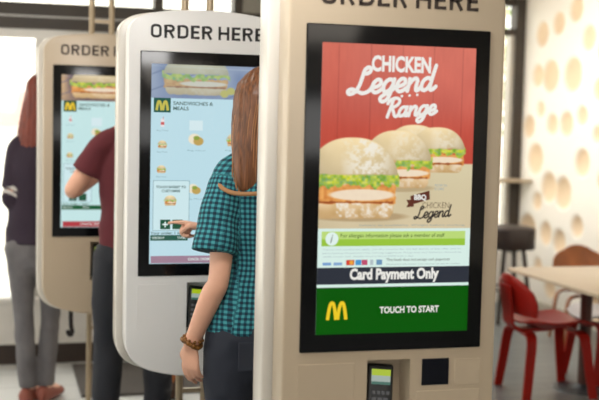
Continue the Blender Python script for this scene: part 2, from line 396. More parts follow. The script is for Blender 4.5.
def script(bm, s, x0, x1, z0, z1, y, wd, rise=0.0):
    """baseline runs from z0 and rises; z1-z0 is the height of a tall letter (two x-heights)"""
    S = script_letters(); x = 0; W_ = sum(S[c][0] for c in s)+.45; k = (x1-x0)/W_; h = (z1-z0)/2
    for c in s:
        W, st = S[c]
        for p in st:
            q = catmull2(p); stroke(bm, [(x0+(x+a+.2*b+.05)*k, z0+b*h+rise*(x+a)/W_) for a, b in q], wd, y, smooth=False)
            for a, b in (q[0], q[-1]): disc(bm, x0+(x+a+.2*b+.05)*k, z0+b*h+rise*(x+a)/W_, wd/2, y, 10)
        x += W
def catmull2(p):
    return [(v.x, v.y) for v in catmull([Vector((a, b, 0)) for a, b in p], 6)]
def arches(bm, x0, x1, z0, z1, y, wd):
    h = z1-z0; xm = (x0+x1)/2
    for a, b in ((x0, xm), (xm, x1)):
        c = (a+b)/2; r = (b-a)/2-wd*.25; P = []
        for k in range(21):
            t = -1+2*k/20; P.append((c+r*t*(abs(t)**.25), z0+(h-wd*.5)*(1-abs(t)**3.0)))
        stroke(bm, P, wd, y, smooth=False)

# ================================================================= PICTURES SHOWN ON THE DISPLAYS
def vnoise(X, Y, s, seed):
    r = np.random.RandomState(seed); g = r.rand(64, 64)
    x = X/s; y = Y/s; xi = np.floor(x).astype(int); yi = np.floor(y).astype(int); fx = x-xi; fy = y-yi; fx = fx*fx*(3-2*fx); fy = fy*fy*(3-2*fy)
    f = lambda i, j: g[i % 64, j % 64]
    return (f(xi, yi)*(1-fx)*(1-fy)+f(xi+1, yi)*fx*(1-fy)+f(xi, yi+1)*(1-fx)*fy+f(xi+1, yi+1)*fx*fy)
def lay(I, mask, col):
    c = np.array(col, float)
    if c.ndim == 1: c = c[None, None, :]
    m = np.clip(mask, 0, 1)[..., None]; I[:] = I*(1-m)+c*m
def soft(d, w=1.0): return np.clip(.5-d/w, 0, 1)
def burger(I, X, Y, cx, hw, top, lz, bot, seed, flour=.6, k=1.0):
    """bun dome from top to lz, lettuce, chicken, bottom bun down to bot"""
    n1 = vnoise(X, Y, 3*k, seed); n2 = vnoise(X, Y, 1.3*k, seed+1); n3 = vnoise(X, Y, 8*k, seed+2)
    H = bot-lz; e = (n1-.5)*2*k
    # bottom bun
    yb = lz+H*.62
    d = np.maximum(np.abs(X-cx)-hw*.93+((Y-yb)/(bot-yb))**4*hw*.12, np.maximum(yb-Y, Y-bot))
    lay(I, soft(d+e*.5), np.stack([218+22*n3-30*(Y-yb)/(bot-yb), 184+28*n3-34*(Y-yb)/(bot-yb), 132+40*n3-36*(Y-yb)/(bot-yb)], -1))
    lay(I, soft(d+1)*np.clip((n1*.7+n2*.3-.42)*3, 0, 1)*flour*.8*(X > cx-hw*.35), (240, 234, 222))
    # fried chicken and white meat
    d = np.maximum(np.abs(X-cx)-hw*.97, np.maximum(lz+H*.22-Y, Y-(lz+H*.66)))
    lay(I, soft(d+e), np.stack([206+30*n1, 128+46*n1, 64+34*n1], -1))
    d = ((X-cx-hw*.22)/(hw*.72))**2+((Y-(lz+H*.46))/(H*.13))**2-1
    lay(I, soft(d*6*k, 2)*.9, (240, 226, 204))
    d = np.maximum(np.abs(X-cx)-hw*.9, np.abs(Y-(lz+H*.63))-.8*k)
    lay(I, soft(d+e*.6)*.8, (138, 66, 34))
    # lettuce
    yy = Y+np.sin(X/k*.55+seed)*1.6*k+e*2.2+(n3-.5)*5*k
    d = np.maximum(np.abs(X-cx)-hw*1.04, np.abs(yy-(lz+H*.1))-H*.15)
    lay(I, soft(d), np.stack([112+110*n1, 158+62*n1, 36+80*n2], -1))
    # dome
    q = np.clip((X-cx)/hw, -1, 1); edge = lz-(lz-top)*(1-np.abs(q)**2.4)**.62
    d = np.maximum(edge-Y, Y-lz-e*.6); d = np.maximum(d, np.abs(X-cx)-hw)
    v = (Y-top)/(lz-top); sh = 1-.17*v-.12*np.abs(q)**2
    base = np.stack([246*sh+8*n3, 222*sh+8*n3, 172*sh+10*n3], -1)
    lay(I, soft(d), base)
    lay(I, soft(d+1.2)*np.clip((n2*.35+n1*.5+n3*.4-.42)*3, 0, 1)*flour*.85*np.clip(1.1-((X-cx-hw*.32)/(hw*.6))**2-v*.1, 0, 1), (240, 236, 224))
def put_picture(name, I, x0, x1, z0, z1, y, m, parent, label=None):
    h, wd = I.shape[:2]; xs = np.linspace(x0, x1, wd); zs = np.linspace(z1, z0, h)
    X, Z = np.meshgrid(xs, zs); V = np.stack([X, np.full_like(X, y), Z], -1).reshape(-1, 3)
    idx = np.arange(h*wd).reshape(h, wd); F = np.stack([idx[:-1, :-1], idx[1:, :-1], idx[1:, 1:], idx[:-1, 1:]], -1).reshape(-1, 4)
    me = bpy.data.meshes.new(name); me.from_pydata(V.tolist(), [], F.tolist())
    s = np.clip(I/255.0, 0, 1); L = np.where(s <= .04045, s/12.92, ((s+.055)/1.055)**2.4)
    at = me.color_attributes.new('picture', 'FLOAT_COLOR', 'POINT')
    at.data.foreach_set('color', np.concatenate([L, np.ones((h, wd, 1))], -1).astype(np.float32).reshape(-1))
    o = obj(name, me, m, parent)
    if label: o['label'] = label
    return o
def grid(wd, h, s):
    x = np.linspace(0, wd, int(wd*s)+1); y = np.linspace(0, h, int(h*s)+1); X, Y = np.meshgrid(x, y); return X, Y, np.zeros(X.shape+(3,))
def pic_chicken():
    X, Y, I = grid(151, 184, 1.6)
    n = vnoise(X, Y, 30, 3); g = vnoise(X*6, Y, 12, 5)
    I[:] = np.stack([200-.15*Y+14*n+5*g-4, 94-.26*Y+10*n+4*g, 76-.22*Y+8*n+3*g], -1)  # pinker upwards: the glass reflection is painted into the red
    for px in (16, 47, 78, 109, 138): lay(I, soft(np.abs(X-px)-.4)*.35, (120, 34, 28))
    lay(I, soft(Y*0+118-Y+(np.maximum(0, 70-X))*.05, 1.5), np.stack([206+12*n-.05*(Y-118), 194+12*n-.12*(Y-118), 158+12*n-.1*(Y-118)], -1))
    burger(I, X, Y, 92, 30, 79, 104, 118, 51, .5)
    burger(I, X, Y, 115, 27.5, 81, 103, 127, 11, .55)
    lay(I, soft((((X-78)/34)**2+((Y-143)/4)**2-1)*4, 2)*.4, (150, 120, 80))
    burger(I, X, Y, 75, 34, 85, 115, 143, 21, .5)
    lay(I, soft((((X-40)/46)**2+((Y-172)/5)**2-1)*4, 2)*.5, (150, 118, 78))
    burger(I, X, Y, 32, 44, 93, 130, 174, 31, 1.0)
    return I
def pic_hero(kind, wash):
    X, Y, I = grid(105, 36, 1.6); n = vnoise(X, Y, 14, 8)
    I[:] = np.stack([104+60*n, 112+54*n, 160+36*n], -1)
    if kind != 'white': I[:] = np.stack([86+120*n, 70+100*n, 84+40*n], -1)
    for a, b in ((0, 28), (20, 2), (60, 40)): lay(I, soft(np.abs((X-a)*.45-(b-Y))-.7)*.6, (70, 74, 120))
    burger(I, X, Y, 42, 31, -12, 10, 32, 71, .3)
    for a, b in ((75, 27), (82, 30), (69, 30), (90, 26), (96, 30)):
        lay(I, soft(((X-a)**2+(Y-b)**2)**.5-4), (212, 190, 70))
    lay(I, soft(np.abs(Y-2-X*.02)-.6)*.3, (240, 240, 240))
    a = np.array(wash[:3], float); return I*(1-wash[3])+a*wash[3]
def pic_item(seed, bg, kind):
    X, Y, I = grid(20, 16, 2.2); I[:] = np.array(bg, float)
    if kind == 'burger': burger(I, X, Y, 10, 7.5, 2, 7.5, 14.5, seed, .2, .5)
    elif kind == 'wrap':
        lay(I, soft(((X-8)/6)**2+((Y-8)/5)**2-1, .3), (236, 226, 200)); lay(I, soft(((X-12)/5)**2+((Y-10)/4)**2-1, .3), (190, 160, 90)); lay(I, soft(((X-10)/3)**2+((Y-7)/2)**2-1, .4), (140, 160, 70))
    else:
        lay(I, soft(np.maximum(np.abs(X-10)-2.6, np.abs(Y-9)-6)), (236, 226, 226)); lay(I, soft(np.maximum(np.abs(X-10)-2.6, np.abs(Y-10)-2)), (200, 90, 90)); lay(I, soft(np.maximum(np.abs(X-11)-.4, np.abs(Y-2)-2)), (200, 120, 120))
    return I

# ================================================================= KIOSKS
SZ = 1.296
PIC = picture_mat('display_picture', 1.0)
M_glassblack = mat('black_screen_glass', (13, 13, 15), .12, var=.02, spec=.4)
def outline(hw, zt, zb, grow=0.0):
    """kiosk outline in x,z: shallow arched top, quick shoulders, bellied foot"""
    r = []
    top = [(0, zt), (.10, zt-.004), (.17, zt-.012), (.215, zt-.021), (.245, zt-.033), (.266, zt-.051), (.277, zt-.072), (.28, zt-.096)]
    bot = [(.28, zb+.16), (.278, zb+.125), (.268, zb+.088), (.245, zb+.056), (.21, zb+.034), (.16, zb+.018), (.09, zb+.005), (0, zb)]
    R = catmull2(top) + catmull2(bot)
    R = [(x*hw/.28, z+(grow if z > 1.2 else -grow)) for x, z in R]
    L = [(-x, z) for x, z in R[::-1][1:-1]]
    return R+L
def prism(pts, y0, y1, bev, seg=4):
    bm = bmesh.new(); A = [bm.verts.new((x, y0, z)) for x, z in pts]; f0 = bm.faces.new(A)
    r = bmesh.ops.extrude_face_region(bm, geom=[f0]); vs = [v for v in r['geom'] if isinstance(v, bmesh.types.BMVert)]
    bmesh.ops.translate(bm, verts=vs, vec=(0, y1-y0, 0))
    es = [e for e in bm.edges if abs(e.verts[0].co.y-e.verts[1].co.y) < 1e-6]
    bmesh.ops.bevel(bm, geom=es, offset=bev, segments=seg, affect='EDGES', profile=.5)
    return bm
def cut(bm, cutters):
    bmesh.ops.recalc_face_normals(bm, faces=bm.faces); me = bpy.data.meshes.new('b'); bm.to_mesh(me); bm.free()
    o = bpy.data.objects.new('b', me); COL.objects.link(o); tmp = []
    for lo, hi, bev in cutters:
        m2 = bpy.data.meshes.new('c'); b2 = BX(lo, hi, bev); bmesh.ops.recalc_face_normals(b2, faces=b2.faces); b2.to_mesh(m2); b2.free()
        c = bpy.data.objects.new('c', m2); COL.objects.link(c); tmp.append(c)
        md = o.modifiers.new('x', 'BOOLEAN'); md.operation = 'DIFFERENCE'; md.object = c; md.solver = 'EXACT'
    out = evaluated(o); bpy.data.objects.remove(o)
    for c in tmp: bpy.data.objects.remove(c)
    return out
def kiosk(loc, label, shell, ink, content):
    t = thing('order_kiosk', label, 'kiosk', loc, 0, 'self-service order kiosks')
    RX0, RX1, RZ0, RZ1 = -.062, .052, .69, .873
    cutter = [((RX0, -.05, RZ0), (RX1, .07, RZ1), .004)]
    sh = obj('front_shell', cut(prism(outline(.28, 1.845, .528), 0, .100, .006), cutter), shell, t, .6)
    bm = prism(outline(.252, 1.822, .555), .095, .127, .002, 1)
    obj('shadow_gap', bm, mat('gap_dark', (30, 26, 22), .7), t, .6)
    obj('rear_shell', prism(outline(.303, 1.852, .512), .121, .212, .007), mat('rear_shell_window_glare', (224, 218, 208), .22, var=.015, scale=3), t, .6)  # paler than the front, window light on the sides put into the colour
    for x in (-.045, .050):
        bm = bmesh.new(); tube(bm, [(x, .235, 0), (x, .235, 2.49)], .014, 16)
        bm2 = bm; loft(bm2, [(x, .235, 0, .03, .03), (x, .235, .008, .03, .03)], n=16, cap0=False, cap1=False, sub=1)
        obj('pole', bm, mat('pole_beige_metal', (168, 150, 124), .35, .3), t, .6)
    for z in (.42, 1.92, 2.2): obj('pole_rung', BX((-.045, .228, z-.008), (.050, .242, z+.008)), MC['pole_beige_metal'], t)
    obj('mounting_plate', BX((-.09, .211, .9), (.095, .225, 1.6), .002), MC['pole_beige_metal'], t)
    bm = bmesh.new(); header(bm, 'ORDER HERE', -.204, .204, 1.7415, .0475, -.0008)
    obj('header_lettering', bm, ink, t)
    # display
    BW, BH = .2382, .3984
    scr = obj('touchscreen', BX((-BW, -.006, SZ-BH), (BW, .01, SZ+BH), .0035, 3), M_glassblack, t, .6)
    content(scr)
    # seams: raised service panels
    pm = shell
    obj('service_panel', BX((-.24, -.0012, .708), (-.095, .01, .868), .0008, 1), pm, t)
    obj('service_panel', BX((.172, -.0012, .801), (.243, .01, .868), .0008, 1), pm, t)
    obj('lower_panel', BX((.07, -.0010, .70), (.243, .01, .79), .0008, 1), pm, t)
    obj('scanner_window', BX((.083, -.002, .804), (.156, .01, .872), .001, 1), mat('scanner_glass', (14, 16, 26), .15, var=.02), t)
    # card terminal leaning in its recess
    tm = Matrix.Translation((-.016, .042, .788)) @ Matrix.Rotation(-.24, 4, 'X') @ Matrix.Rotation(.10, 4, 'Y') @ Matrix.Diagonal((.86, 1, 1, 1))
    term = obj('card_terminal', BX((-.040, -.016, -.09), (.040, .014, .064), .007, 3, tm), mat('terminal_black', (24, 25, 27), .35), t, .6)
    obj('terminal_screen', BX((-.029, -.0178, .012), (.029, -.0155, .050), 0, 1, tm), screen_mat('lcd_grey', (150, 164, 156)), term)
    obj('screen_stripe', BX((-.029, -.0186, .034), (.029, -.017, .050), 0, 1, tm), screen_mat('lcd_green', (160, 182, 26)), term)
    obj('screen_footer', BX((-.029, -.0186, .012), (.029, -.017, .019), 0, 1, tm), screen_mat('lcd_foot', (52, 96, 84)), term)
    bm = bmesh.new()
    for i in range(4):
        for j in range(3 if i else 4):
            x = -.027+.018*j if i else -.027+.0145*j; z = -.004-.0165*i; box(bm, (x, -.0185, z-.009), (x+(.0145 if i else .011), -.015, z), .001, 1, tm)
    kp = obj('keypad', bm, mat('key_grey', (104, 106, 112), .5), term); 
    return t
def s_rect(name, par, m, x0, x1, z0, z1, lev=1, label=None):
    o = obj(name, RECT(x0, x1, SZ+z0, SZ+z1, -.0062-.0003*lev), m, par)
    if label: o['label'] = label
    return o
LV = lambda k: -.0062-.0003*k
A0, A1 = -.1992, .1992
def content_chicken(s):
    s_rect('display_background', s, screen_mat('s_white', (214, 236, 228)), A0, A1, -.354, .354, 0)
    put_picture('burger_picture', pic_chicken(), A0, A1, SZ-.094, SZ+.354, LV(1), PIC, s)
    Wt = screen_mat('s_text_white', (232, 230, 224)); Dk = screen_mat('s_text_dark', (58, 52, 48)); Gr = screen_mat('s_text_grey', (140, 158, 160))
    lettering('headline', 'CHICKEN', -.074, .080, SZ+.288, SZ+.328, LV(2), Wt, s, .04)
    bm = bmesh.new(); script(bm, 'Legend', -.126, .106, SZ+.233, SZ+.296, LV(2), .0095, .016)
    for k in range(3): disc(bm, .006+.020*k, SZ+.231+.002*k, .0034, LV(2), 8)
    script(bm, 'Range', -.040, .108, SZ+.178, SZ+.224, LV(2), .0080, .012)
    obj('script_lettering', bm, Wt, s)
    lettering('small_print', 'Subject to availability. Weight before cooking.', -.095, .185, SZ-.089, SZ-.084, LV(2), Gr, s)
    # product mark
    bm = bmesh.new(); rx = lambda x: (x-.038)*.16
    bm.faces.new([bm.verts.new((x, LV(2), SZ+z)) for x, z in ((.038, -.036), (.088, -.022), (.086, .000), (.036, -.014))])
    bm.faces.new([bm.verts.new((x, LV(2), SZ+z)) for x, z in ((.026, -.042), (.046, -.040), (.044, -.022), (.026, -.024), (.031, -.033))])
    obj('ribbon', bm, screen_mat('s_ribbon', (96, 52, 40)), s)
    lettering('ribbon_lettering', 'BBQ', .046, .078, SZ-.026, SZ-.010, LV(3), Wt, s, .04)
    lettering('product_lettering', 'CHICKEN', .068, .140, SZ-.044, SZ-.029, LV(2), screen_mat('s_tan_text', (120, 104, 84)), s)
    bm = bmesh.new(); script(bm, 'Legend', .050, .150, SZ-.070, SZ-.040, LV(3), .0040, .006); obj('script_lettering', bm, Dk, s)
    lettering('tag_lettering', 'NOW IN\nSTORE', .100, .132, SZ+.001, SZ+.016, LV(2), screen_mat('s_pale_blue', (150, 168, 176)), s)
    # allergen bar
    s_rect('allergen_bar', s, screen_mat('s_lime_pale', (186, 216, 120)), -.190, .186, -.137, -.101, 2)
    s_rect('allergen_bar_lower', s, screen_mat('s_lime', (152, 196, 62)), -.190, .186, -.137, -.120, 3)
    bm = bmesh.new(); disc(bm, -.164, SZ-.119, .0165, LV(4)); obj('info_disc', bm, screen_mat('s_white2', (222, 240, 234)), s)
    lettering('info_lettering', 'i', -.168, -.161, SZ-.129, SZ-.109, LV(5), Dk, s, .0, .3)
    lettering('allergen_lettering', 'For allergen information please ask a member of staff', -.142, .130, SZ-.1185, SZ-.1065, LV(4), screen_mat('s_text_green', (84, 108, 52)), s, .01)
    for k in range(3): lettering('terms_lettering', ['Terms and conditions apply, see the counter for the full details of this offer and for', 'participating restaurants only. Serving suggestion. Prices may vary between restaurants,', 'while stocks last. Adults need around 2000 kcal a day.'][k], -.186, (.178, .178, .05)[k], SZ-.1485-.0085*k, SZ-.1435-.0085*k, LV(1), screen_mat('s_text_pale', (166, 184, 188)), s)
    for k, (c, x) in enumerate((((120, 160, 206), -.186), ((130, 166, 206), -.158), ((196, 92, 70), -.126), ((76, 150, 206), -.102), ((190, 80, 110), -.086), ((176, 190, 196), -.064), ((110, 150, 184), -.048))):
        s_rect('card_mark', s, screen_mat('s_card_%d' % k, c), x, x+(.022, .022, .021, .015, .015, .008, .015)[k], -.184, -.171 if k > 1 else -.177, 1)
    bm = bmesh.new(); disc(bm, -.1195, SZ-.1775, .0055, LV(2), 14); obj('card_mark_disc', bm, screen_mat('s_card_red', (214, 60, 50)), s)
    bm = bmesh.new(); disc(bm, -.1125, SZ-.1775, .0055, LV(2.5), 14); obj('card_mark_disc', bm, screen_mat('s_card_amber', (232, 160, 60)), s)
    lettering('notice_lettering', 'This kiosk does not accept cash payments', -.022, .146, SZ-.177, SZ-.168, LV(1), Dk, s)
    lettering('notice_lettering', 'Please pay at the counter if you wish to use cash or vouchers', -.022, .175, SZ-.1855, SZ-.181, LV(1), Gr, s)
    s_rect('payment_band', s, screen_mat('s_charcoal', (46, 50, 60)), A0, A1, -.231, -.1895, 1)
    lettering('payment_lettering', 'Card Payment Only', -.116, .118, SZ-.229, SZ-.192, LV(2), Wt, s, .045)
    s_rect('green_band', s, screen_mat('s_green', (6, 84, 6)), A0, A1, -.354, -.2385, 1)
    bm = bmesh.new(); arches(bm, -.172, -.121, SZ-.318, SZ-.272, LV(2), .0085); obj('arches_logo', bm, screen_mat('s_yellow', (236, 200, 40)), s)
    lettering('start_lettering', 'TOUCH TO START', -.036, .121, SZ-.305, SZ-.288, LV(2), Wt, s, .03)
def content_menu(kind):
    white = kind == 'white'
    def f(s):
        W = 'w' if white else 'b'
        bg = (188, 220, 230) if white else (196, 228, 228)
        Dk = screen_mat('m_dark'+W, (74, 100, 96) if white else (60, 84, 76)); Gr = screen_mat('m_grey'+W, (130, 164, 172)); Wt = screen_mat('m_white'+W, (222, 236, 232))
        s_rect('display_background', s, screen_mat('m_bg'+W, bg), A0, A1, -.354, .354, 0)
        put_picture('hero_picture', pic_hero(kind, (140, 170, 180, .42) if white else (150, 130, 130, .02)), A0, A1, SZ+.235, SZ+.354, LV(1), PIC, s)
        s_rect('logo_tile', s, screen_mat('m_tile'+W, (34, 88, 74) if white else (24, 74, 44)), -.190, -.130, .184, .235, 1)
        bm = bmesh.new(); arches(bm, -.182, -.138, SZ+.191, SZ+.227, LV(2), .009); obj('arches_logo', bm, screen_mat('m_yellow'+W, (196, 186, 84) if white else (232, 196, 40)), s)
        lettering('menu_lettering', 'SANDWICHES &', -.121, .022, SZ+.211, SZ+.224, LV(1), Dk, s, .02)
        lettering('menu_lettering', 'MEALS', -.121, -.066, SZ+.193, SZ+.206, LV(1), Dk, s, .02)
        k = .038 if white else .034
        def item(x, z, kd, sd, sc=1.0):
            put_picture('menu_item', pic_item(sd, bg, kd), x-k*sc*.6, x+k*sc*.6, SZ+z-k*sc*.5, SZ+z+k*sc*.5, LV(1), PIC, s)
            lettering('item_lettering', 'Big Meal', x-.02*sc, x+.02*sc, SZ+z-k*sc*.5-.014, SZ+z-k*sc*.5-.008, LV(1), Gr, s)
        item(-.158, .150, 'drink', 3, 1); item(-.158, .072, 'burger', 4, .9); item(-.160, -.016, 'burger', 5, .9)
        s_rect('box_of_item', s, screen_mat('m_box'+W, (212, 232, 236)), -.062, -.014, .108, .158, 0.5)
        item(-.036, .092, 'wrap', 6, 1.6); item(-.040, -.085, 'wrap', 7, 1.4); item(.10, .092, 'burger', 13, 1.5); item(.10, -.085, 'burger', 14, 1.4)
        s_rect('popup_border', s, Gr, -.189, -.058, -.236, -.056, 3)
        s_rect('popup_panel', s, screen_mat('m_popup'+W, (204, 230, 234)), -.187, -.060, -.234, -.058, 4)
        lettering('popup_lettering', 'TOUCH BASKET TO', -.178, -.072, SZ-.084, SZ-.075, LV(5), Dk, s, .03)
        lettering('popup_lettering', 'CUSTOMISE', -.158, -.092, SZ-.098, SZ-.089, LV(5), Dk, s, .03)
        put_picture('popup_burger', pic_item(9, (204, 230, 234), 'burger'), -.155, -.099, SZ-.150, SZ-.104, LV(5), PIC, s)
        s_rect('plus_button', s, screen_mat('m_btn'+W, (34, 84, 60)), -.162, -.126, -.230, -.196, 5)
        bm = bmesh.new(); rect(bm, -.154, -.134, SZ-.2155, SZ-.2105, LV(6)); rect(bm, -.1465, -.1415, SZ-.223, SZ-.203, LV(6)); obj('plus_sign', bm, Wt, s)
        s_rect('minus_button', s, MC['m_btn'+W], -.118, -.082, -.230, -.196, 5)
        lettering('basket_lettering', 'Your order: 1 item', -.196, -.072, SZ-.249, SZ-.239, LV(4), Dk, s, .02)
        s_rect('basket_bar', s, screen_mat('m_bar'+W, (44, 92, 78) if white else (24, 88, 50)), -.196, (-.062 if white else .19), -.271, -.251, 4)
        lettering('bar_lettering', 'CHECKOUT', -.190, -.146, SZ-.265, SZ-.257, LV(5), Wt, s, .02)
        lettering('bar_lettering', 'TOTAL', -.100, -.070, SZ-.265, SZ-.257, LV(5), Wt, s, .02)
        s_rect('cancel_bar', s, screen_mat('m_cancel'+W, (158, 128, 146) if white else (176, 60, 68)), -.194 if white else -.19, .16, -.352, -.326, 2)
        lettering('cancel_lettering', 'CANCEL ORDER', -.060 if white else -.11, .020 if white else .0, SZ-.343, SZ-.334, LV(3), Wt, s, .02)
    return f
M_beige = mat('kiosk_beige_tone', (196, 178, 153), .28, var=.015, scale=3)  # beige tone for the front and far kiosks
M_white = mat('kiosk_white_tone', (240, 238, 236), .28, var=.015, scale=3)  # whiter tone for the middle kiosk
M_ink = mat('header_ink', (52, 38, 30), .5)
M_ink2 = mat('header_ink_black', (24, 22, 22), .5)
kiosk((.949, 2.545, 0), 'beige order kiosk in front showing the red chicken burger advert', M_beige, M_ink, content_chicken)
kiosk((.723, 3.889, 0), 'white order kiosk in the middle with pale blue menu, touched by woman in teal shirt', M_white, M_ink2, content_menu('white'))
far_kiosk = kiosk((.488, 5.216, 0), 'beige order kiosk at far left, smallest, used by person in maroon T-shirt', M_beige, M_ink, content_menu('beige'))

bm = bmesh.new(); tube(bm, [(-.135, .19, .54), (-.137, .19, .49), (-.135, .19, .44), (-.128, .19, .405), (-.140, .19, .395), (-.150, .19, .41)], .011, 12, True, 4)
o = obj('hanging_cable', bm, mat('cable_black', (30, 22, 22), .5), far_kiosk, 3.2); o['label'] = 'short black looped cable hanging below the body'

# ================================================================= PEOPLE
M_skin = mat('skin', (236, 180, 152), .5, var=.05, scale=14)
def hand(bm, w, d, n, side, curl=.35, point=False, s=1.0):
    """wrist w, direction d of the palm, n = palm normal (way fingers curl), side +1/-1 = thumb side along n x d"""
    w = Vector(w); d = Vector(d).normalized(); n = Vector(n); n = (n-d*n.dot(d)).normalized(); u = n.cross(d)*side
    def P(a, b, c): return w+d*a*s+u*b*s+n*c*s
    loft(bm, [(*P(-.01, 0, 0), .024*s, .018*s), (*P(.03, 0, 0), .034*s, .014*s), (*P(.075, 0, 0), .038*s, .012*s)], side=u, n=14)
    for i, (b, L) in enumerate(((.029, .066), (.010, .074), (-.010, .069), (-.028, .055))):
        c = curl*(1+.15*i)
        if point: c = .10 if i == 0 else 1.15
        a = 0; p = P(.080-.004*abs(i-1), b, 0); pts = [(*P(.05, b*.9, 0), .0095*s)]; pts.append((*p, .0092*s))
        for seg in (.42, .32, .26):
            a += c; dd = d*math.cos(a)+n*math.sin(a); p = p+dd*L*seg*s; pts.append((*p, (.0084-.0016*(seg < .4))*s))
        loft(bm, [(*q[:3], q[3], q[3]) for q in pts], side=u, n=10, sub=2)
    p0 = P(.018, .022, .004); p1 = P(.045, .045, .012); p2 = P(.070, .048 if not point else .03, .026)
    p3 = P(.090, .042 if not point else .012, .036)
    loft(bm, [(*p0, .014*s, .014*s), (*p1, .0115*s, .0115*s), (*p2, .0095*s, .0095*s), (*p3, .008*s, .008*s)], side=n, n=10, sub=2)
def rotz(p, a, c=(0, 0, 0)):
    x, y = p[0]-c[0], p[1]-c[1]; return (c[0]+x*math.cos(a)-y*math.sin(a), c[1]+x*math.sin(a)+y*math.cos(a), p[2])
def head(bm, c, f, s=1.0):
    """head centre c, facing unit vector f"""
    c = Vector(c); f = Vector(f).normalized(); r = f.cross(Vector((0, 0, 1))).normalized(); up = r.cross(f)
    M = Matrix((r, f, up)).transposed()
    ball(bm, c+up*.025*s, (.074*s, .092*s, .085*s), M); ball(bm, c-up*.04*s+f*.018*s, (.058*s, .070*s, .078*s), M); ball(bm, c-up*.092*s+f*.058*s, (.026*s, .024*s, .02*s), M)
    loft(bm, [(*(c+f*.088*s+up*.02*s), .007*s, .007*s), (*(c+f*.105*s-up*.022*s), .012*s, .011*s)], side=r, n=10)
    for q in (-1, 1):
        ball(bm, c+r*q*.076*s-f*.005*s-up*.005*s, (.008*s, .018*s, .03*s), M)
        ball(bm, c+r*q*.014*s+f*.094*s-up*.028*s, (.009*s, .009*s, .007*s), M)
    loft(bm, [(*(c+f*.084*s-up*.055*s-r*.02*s), .006*s, .005*s), (*(c+f*.090*s-up*.055*s), .008*s, .007*s), (*(c+f*.084*s-up*.055*s+r*.02*s), .006*s, .005*s)], side=up, n=8)
    return r, up
def face_bits(t, c, f, s=1.0):
    c = Vector(c); f = Vector(f).normalized(); r = f.cross(Vector((0, 0, 1))).normalized(); up = r.cross(f)
    for q in (-1, 1):
        bm = bmesh.new(); ball(bm, c+r*q*.031*s+f*.078*s+up*.008*s, .0125*s); obj('eye', bm, mat('eye_white', (232, 228, 222), .2), t, 3.2)
        bm = bmesh.new(); ball(bm, c+r*q*.031*s+f*.0885*s+up*.008*s, .0055*s); obj('iris', bm, mat('iris_brown', (60, 42, 30), .15), t, 3.2)
    bm = bmesh.new(); loft(bm, [(*(c+f*.088*s-up*.055*s-r*.022*s), .003*s, .003*s), (*(c+f*.0965*s-up*.055*s), .006*s, .0045*s), (*(c+f*.088*s-up*.055*s+r*.022*s), .003*s, .003*s)], side=up, n=8)
    obj('lips', bm, mat('lips', (186, 106, 98), .4), t, 3.2)
def cloth(name, bm, m, parent, voxel=.008, smooth=3, wrinkle=.0, wscale=9, uv=None):
    me = melt(bm, voxel, smooth)
    if wrinkle:
        for v in me.vertices:
            k = noise.noise(Vector((v.co.x, v.co.y, v.co.z*1.6))*wscale)+.5*noise.noise(Vector((v.co.x*1.3, v.co.y, v.co.z))*wscale*2.3)
            v.co += v.normal*k*wrinkle
    if uv:
        lay_ = me.uv_layers.new(name='UVMap'); P = [uv(v.co) for v in me.vertices]
        vi = np.empty(len(me.loops), int); me.loops.foreach_get('vertex_index', vi)
        a = np.array(P)[vi]; lay_.data.foreach_set('uv', a.astype(np.float32).reshape(-1))
    return obj(name, me, m, parent, 3.2)
def build_body(t, J, s=1.0, fem=True, skin=M_skin, lhand=None, rhand=None, voxel=.006, lg=1.0):
    """one continuous body from the joints J (coordinates relative to t)"""
    bm = bmesh.new(); V = {k: Vector(v) for k, v in J.items()}
    sd = (V['shR']-V['shL']).normalized(); hw = (V['shR']-V['shL']).length/2
    pel = (V['hipL']+V['hipR'])/2; hp = .135*s; ch = V['chest']; nk = V['neck']
    loft(bm, [(*(pel-Vector((0, 0, .05))), 0.115*s, .085*s), (*(pel+Vector((0, 0, .04))), hp, .092*s), (*(pel+(ch-pel)*.5), .108*s, .078*s), (*ch, .130*s, .090*s), (*(ch+(nk-ch)*.62), .118*s, .072*s), (*nk, .052*s, .054*s)], side=sd, n=28)
    loft(bm, [(*nk, .052*s, .054*s), (*(V['head']-Vector((0, 0, .05))), .050*s, .052*s)], side=sd, n=18)
    head(bm, V['head'], J['face'], s)
    for a in 'LR':
        S, E, Wr = V['sh'+a], V['el'+a], V['wr'+a]
        loft(bm, [(*(nk+(S-nk)*.35-Vector((0, 0, .02))), .05*s, .045*s), (*S, .050*s, .048*s)], side=(0, 1, 0), n=16)
        loft(bm, [(*S, .048*s, .046*s), (*(S+(E-S)*.45), .043*s, .043*s), (*E, .0345*s, .0345*s), (*(E+(Wr-E)*.28), .0375*s, .036*s), (*Wr, .0255*s, .022*s)], side=sd, n=18)
        Hh, K, A = V['hip'+a], V['kn'+a], V['an'+a]
        Hh = Hh+(pel-Hh)*.15-Vector((0, 0, .04))
        loft(bm, [(*Hh, .076*s, .078*s), (*(Hh+(K-Hh)*.5), .066*s*lg, .068*s*lg), (*K, .053*s*lg, .055*s*lg), (*(K+(A-K)*.3), .052*s*lg, .056*s*lg), (*A, .034*s, .036*s)], side=sd, n=20)
        T = V['toe'+a]; loft(bm, [(*(A-Vector((0, 0, .03))), .032*s, .034*s), (*(A+(T-A)*.5), .038*s, .028*s), (*T, .034*s, .018*s)], side=sd, n=14)
    for hnd, a in ((lhand, 'L'), (rhand, 'R')):
        if hnd: hand(bm, V['wr'+a], **hnd)
    return obj('body', melt(bm, voxel, 3), skin, t, 3.2)
